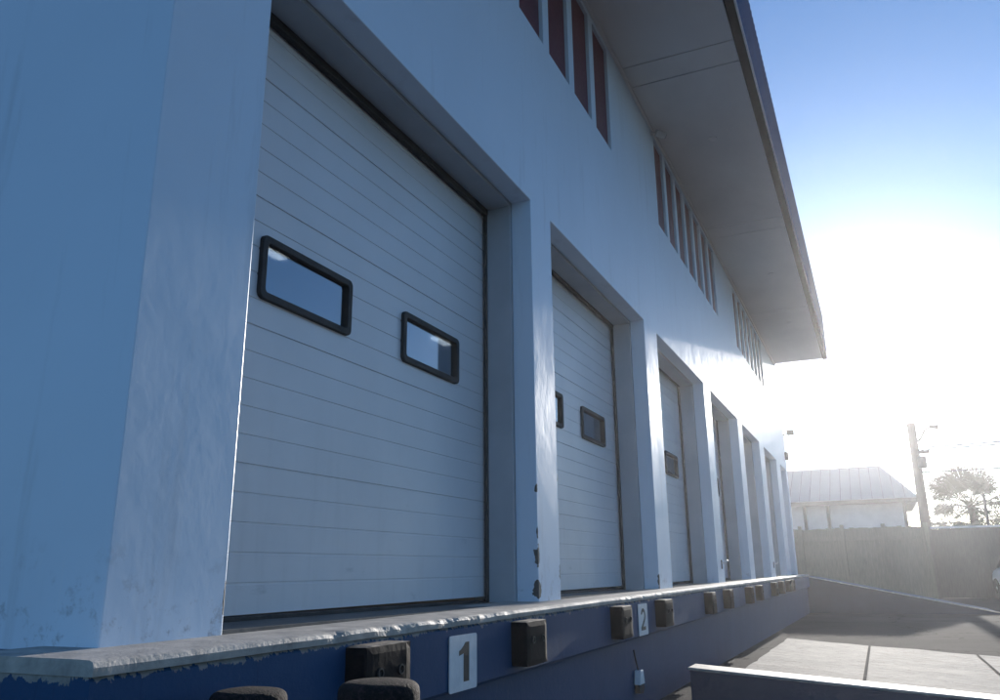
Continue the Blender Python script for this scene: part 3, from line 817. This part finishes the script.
def tree(u, v, top, rad, label, seed, n=2600):
    rnd = random.Random(seed)
    e = empty('tree', P(u, v, GZ), label, 'tree', 'dark trees beyond the yard')
    H = (top-GZ)*S; b = P(u, v, GZ)
    m = MB(); m.tube([b, b+Vector((.05, 0, H*.35)), b+Vector((.0, .1, H*.7))], [.2, .15, .06], 10)
    clumps = []
    for k in range(11):
        a = rnd.uniform(0, 6.28); rr = rad*rnd.uniform(.2, .75); c = b+Vector((rr*math.cos(a), rr*math.sin(a), H*rnd.uniform(.4, .92)))
        m.tube([b+Vector((0, 0, H*rnd.uniform(.25, .5))), (b+Vector((0, 0, H*.45))).lerp(c, .6), c], [.07, .04, .015], 6)
        clumps.append((c, rad*rnd.uniform(.28, .48)))
    m.build('trunk', M['bark'], e)
    m = MB()
    def fn():
        c, r = rnd.choice(clumps); d = Vector((rnd.gauss(0, 1), rnd.gauss(0, 1), rnd.gauss(0, .8))).normalized(); return c+d*r*rnd.random()**.45
    leafcloud(m, n, fn, .12); m.build('crown', M['leaf'], e, merge=False)
tree(4.2, 30, 1.9, 2.6, 'dark leafy tree at the right edge behind the palm', 2)
tree(1.2, 33, 1.35, 2.0, 'low dark tree behind the utility pole', 4)
tree(6.6, 34, 2.3, 3.0, 'larger dark tree far to the right behind the wires', 6)

tp = empty('fence_post', P(2.0, 20, GZ), 'slim dark post standing in front of the palm crown', 'post')
m = MB(); m.tube([P(2.15, 20, GZ), P(2.15, 20, 1.52)], .05, 10); m.build('shaft', M['dark_metal'], tp)
m = MB(); m.lathe([(.07, 0), (.07, .05), (.03, .09)], P(2.15, 20, 1.52), 'Z', 12); m.build('finial', M['dark_metal'], tp)

# parked car, nose towards the camera
def parked_car(u, v, rot):
    e = empty('parked_car', P(u, v, GZ), 'white parked car at the right edge in front of the wooden fence', 'car')
    def part(mb, name, mat, par=e, **k):
        o = mb.build(name, mat, None, **k); o.parent = par; return o
    def loft(secs, n=24, pw=3.2):
        m = MB(); rings = []
        for (y, zc, hw, hz) in secs:
            ring = []
            for k in range(n):
                a = 2*math.pi*k/n; c, s = math.cos(a), math.sin(a)
                ring.append(m.bm.verts.new((hw*math.copysign(abs(c)**(2/pw), c), y, zc+hz*math.copysign(abs(s)**(2/pw), s))))
            rings.append(ring)
        for r0, r1 in zip(rings, rings[1:]):
            for k in range(n): m.bm.faces.new((r0[k], r0[(k+1) % n], r1[(k+1) % n], r1[k]))
        m.bm.faces.new(rings[0][::-1]); m.bm.faces.new(rings[-1]); return m
    body = loft([(-2.1, .52, .62, .20), (-2.05, .53, .74, .26), (-1.8, .56, .83, .32), (-1.1, .60, .86, .37), (-.6, .62, .87, .39), (.9, .63, .87, .40), (1.7, .64, .85, .38), (2.05, .62, .78, .32), (2.12, .60, .66, .25)])
    part(body, 'body', M['car_white'], smooth=True)
    part(loft([(-.95, .98, .70, .03), (-.35, 1.18, .68, .22), (.1, 1.24, .66, .24), (.9, 1.24, .65, .23), (1.35, 1.15, .64, .18), (1.8, 1.0, .66, .05)], pw=4), 'windows', M['car_glass'], smooth=True)
    part(loft([(-.30, 1.405, .60, .03), (.1, 1.45, .62, .04), (.9, 1.45, .61, .04), (1.3, 1.37, .58, .03)], pw=4), 'roof', M['car_white'], smooth=True)
    for sx in (-1, 1):
        m = MB(); m.lathe([(.02, 0), (.11, -.01), (.13, .02), (.1, .05)], (sx*.55, -2.07, .66), 'Y', 18); part(m, 'headlight', M['chrome'])
        m = MB(); m.tube([(sx*.80, -.55, .98), (sx*.98, -.58, 1.02)], [.04, .085], 10); part(m, 'mirror', M['car_white'])
        for yy in (-1.3, 1.35):
            m = MB(); m.lathe([(.2, -.1), (.31, -.1), (.33, -.06), (.33, .06), (.31, .1), (.2, .1)], (sx*.78, yy, .33), 'X', 26); wl_ = part(m, 'wheel', M['tyre'])
            m = MB(); m.lathe([(.2, -.08), (.2, .08), (.1, .11), (.04, .11)] if sx > 0 else [(.04, -.11), (.1, -.11), (.2, -.08), (.2, .08)], (sx*.78, yy, .33), 'X', 18); r_ = part(m, 'rim', M['chrome'], wl_)
    m = MB(); m.box((-.36, -2.125, .56), (.36, -2.10, .68)); part(m, 'grille', M['black_rubber'], bevel=.01)
    m = MB(); m.box((-.72, -2.15, .34), (.72, -2.02, .46)); part(m, 'bumper', M['black_rubber'], bevel=.03)
    m = MB(); m.box((-.22, -2.162, .36), (.22, -2.152, .45)); part(m, 'licence_plate', M['sign_white'])
    e.rotation_euler = (0, 0, rot)
parked_car(2.42, 16.6, math.radians(8))

# ------------------------------------------------------------------ light and air
EL, AZ = math.radians(11.8), math.radians(.55)
sd = Vector((math.sin(AZ)*math.cos(EL), math.cos(AZ)*math.cos(EL), math.sin(EL)))
world = bpy.data.worlds.new('World'); scene.world = world; world.use_nodes = True
nt = world.node_tree; bg = nt.nodes['Background']
sky = nt.nodes.new('ShaderNodeTexSky'); sky.sky_type = 'NISHITA'; sky.sun_disc = False
sky.sun_elevation = EL; sky.sun_rotation = AZ; sky.air_density = 1.0; sky.dust_density = .35; sky.ozone_density = 5.0; sky.altitude = 10
nt.links.new(sky.outputs[0], bg.inputs['Color']); bg.inputs['Strength'].default_value = .13
ld = bpy.data.lights.new('sun', 'SUN'); ld.energy = 4.8; ld.angle = math.radians(.53); ld.color = (1, .94, .86)
lo = bpy.data.objects.new('sun', ld); COL.objects.link(lo); lo.rotation_euler = sd.to_track_quat('Z', 'Y').to_euler(); lo.location = (0, 30, 20)

HAZE = 0.0012
if HAZE:
    m = MB(); m.box((-60, -12, -1), (70, 75, 12)); hz = m.build('haze', None)
    hm = bpy.data.materials.new('haze'); hm.use_nodes = True; hn = hm.node_tree; hn.nodes.clear()
    ho = hn.nodes.new('ShaderNodeOutputMaterial'); pv = hn.nodes.new('ShaderNodeVolumePrincipled')
    pv.inputs['Color'].default_value = (.95, .96, 1, 1); pv.inputs['Density'].default_value = HAZE; pv.inputs['Anisotropy'].default_value = .8
    hn.links.new(pv.outputs[0], ho.inputs['Volume']); hz.data.materials.append(hm)
    tag(hz, kind='stuff')

# ------------------------------------------------------------------ camera
cd = bpy.data.cameras.new('camera'); cam = bpy.data.objects.new('camera', cd); COL.objects.link(cam)
cd.sensor_width = 36; cd.lens = 808./1000*36; cd.clip_start = .05; cd.clip_end = 5000
mw = Matrix.Identity(4)
for i, c in enumerate((RX, -RYd, -RF)):
    for j in range(3): mw[j][i] = c[j]
mw.translation = P(0, 0, 0)
cam.matrix_world = mw
scene.camera = cam
scene.view_settings.view_transform = 'Standard'; scene.view_settings.look = 'None'
scene.view_settings.exposure = .57; scene.view_settings.gamma = 1
scene.render.engine = 'CYCLES'
scene.cycles.use_denoising = True
scene.cycles.max_bounces = 8
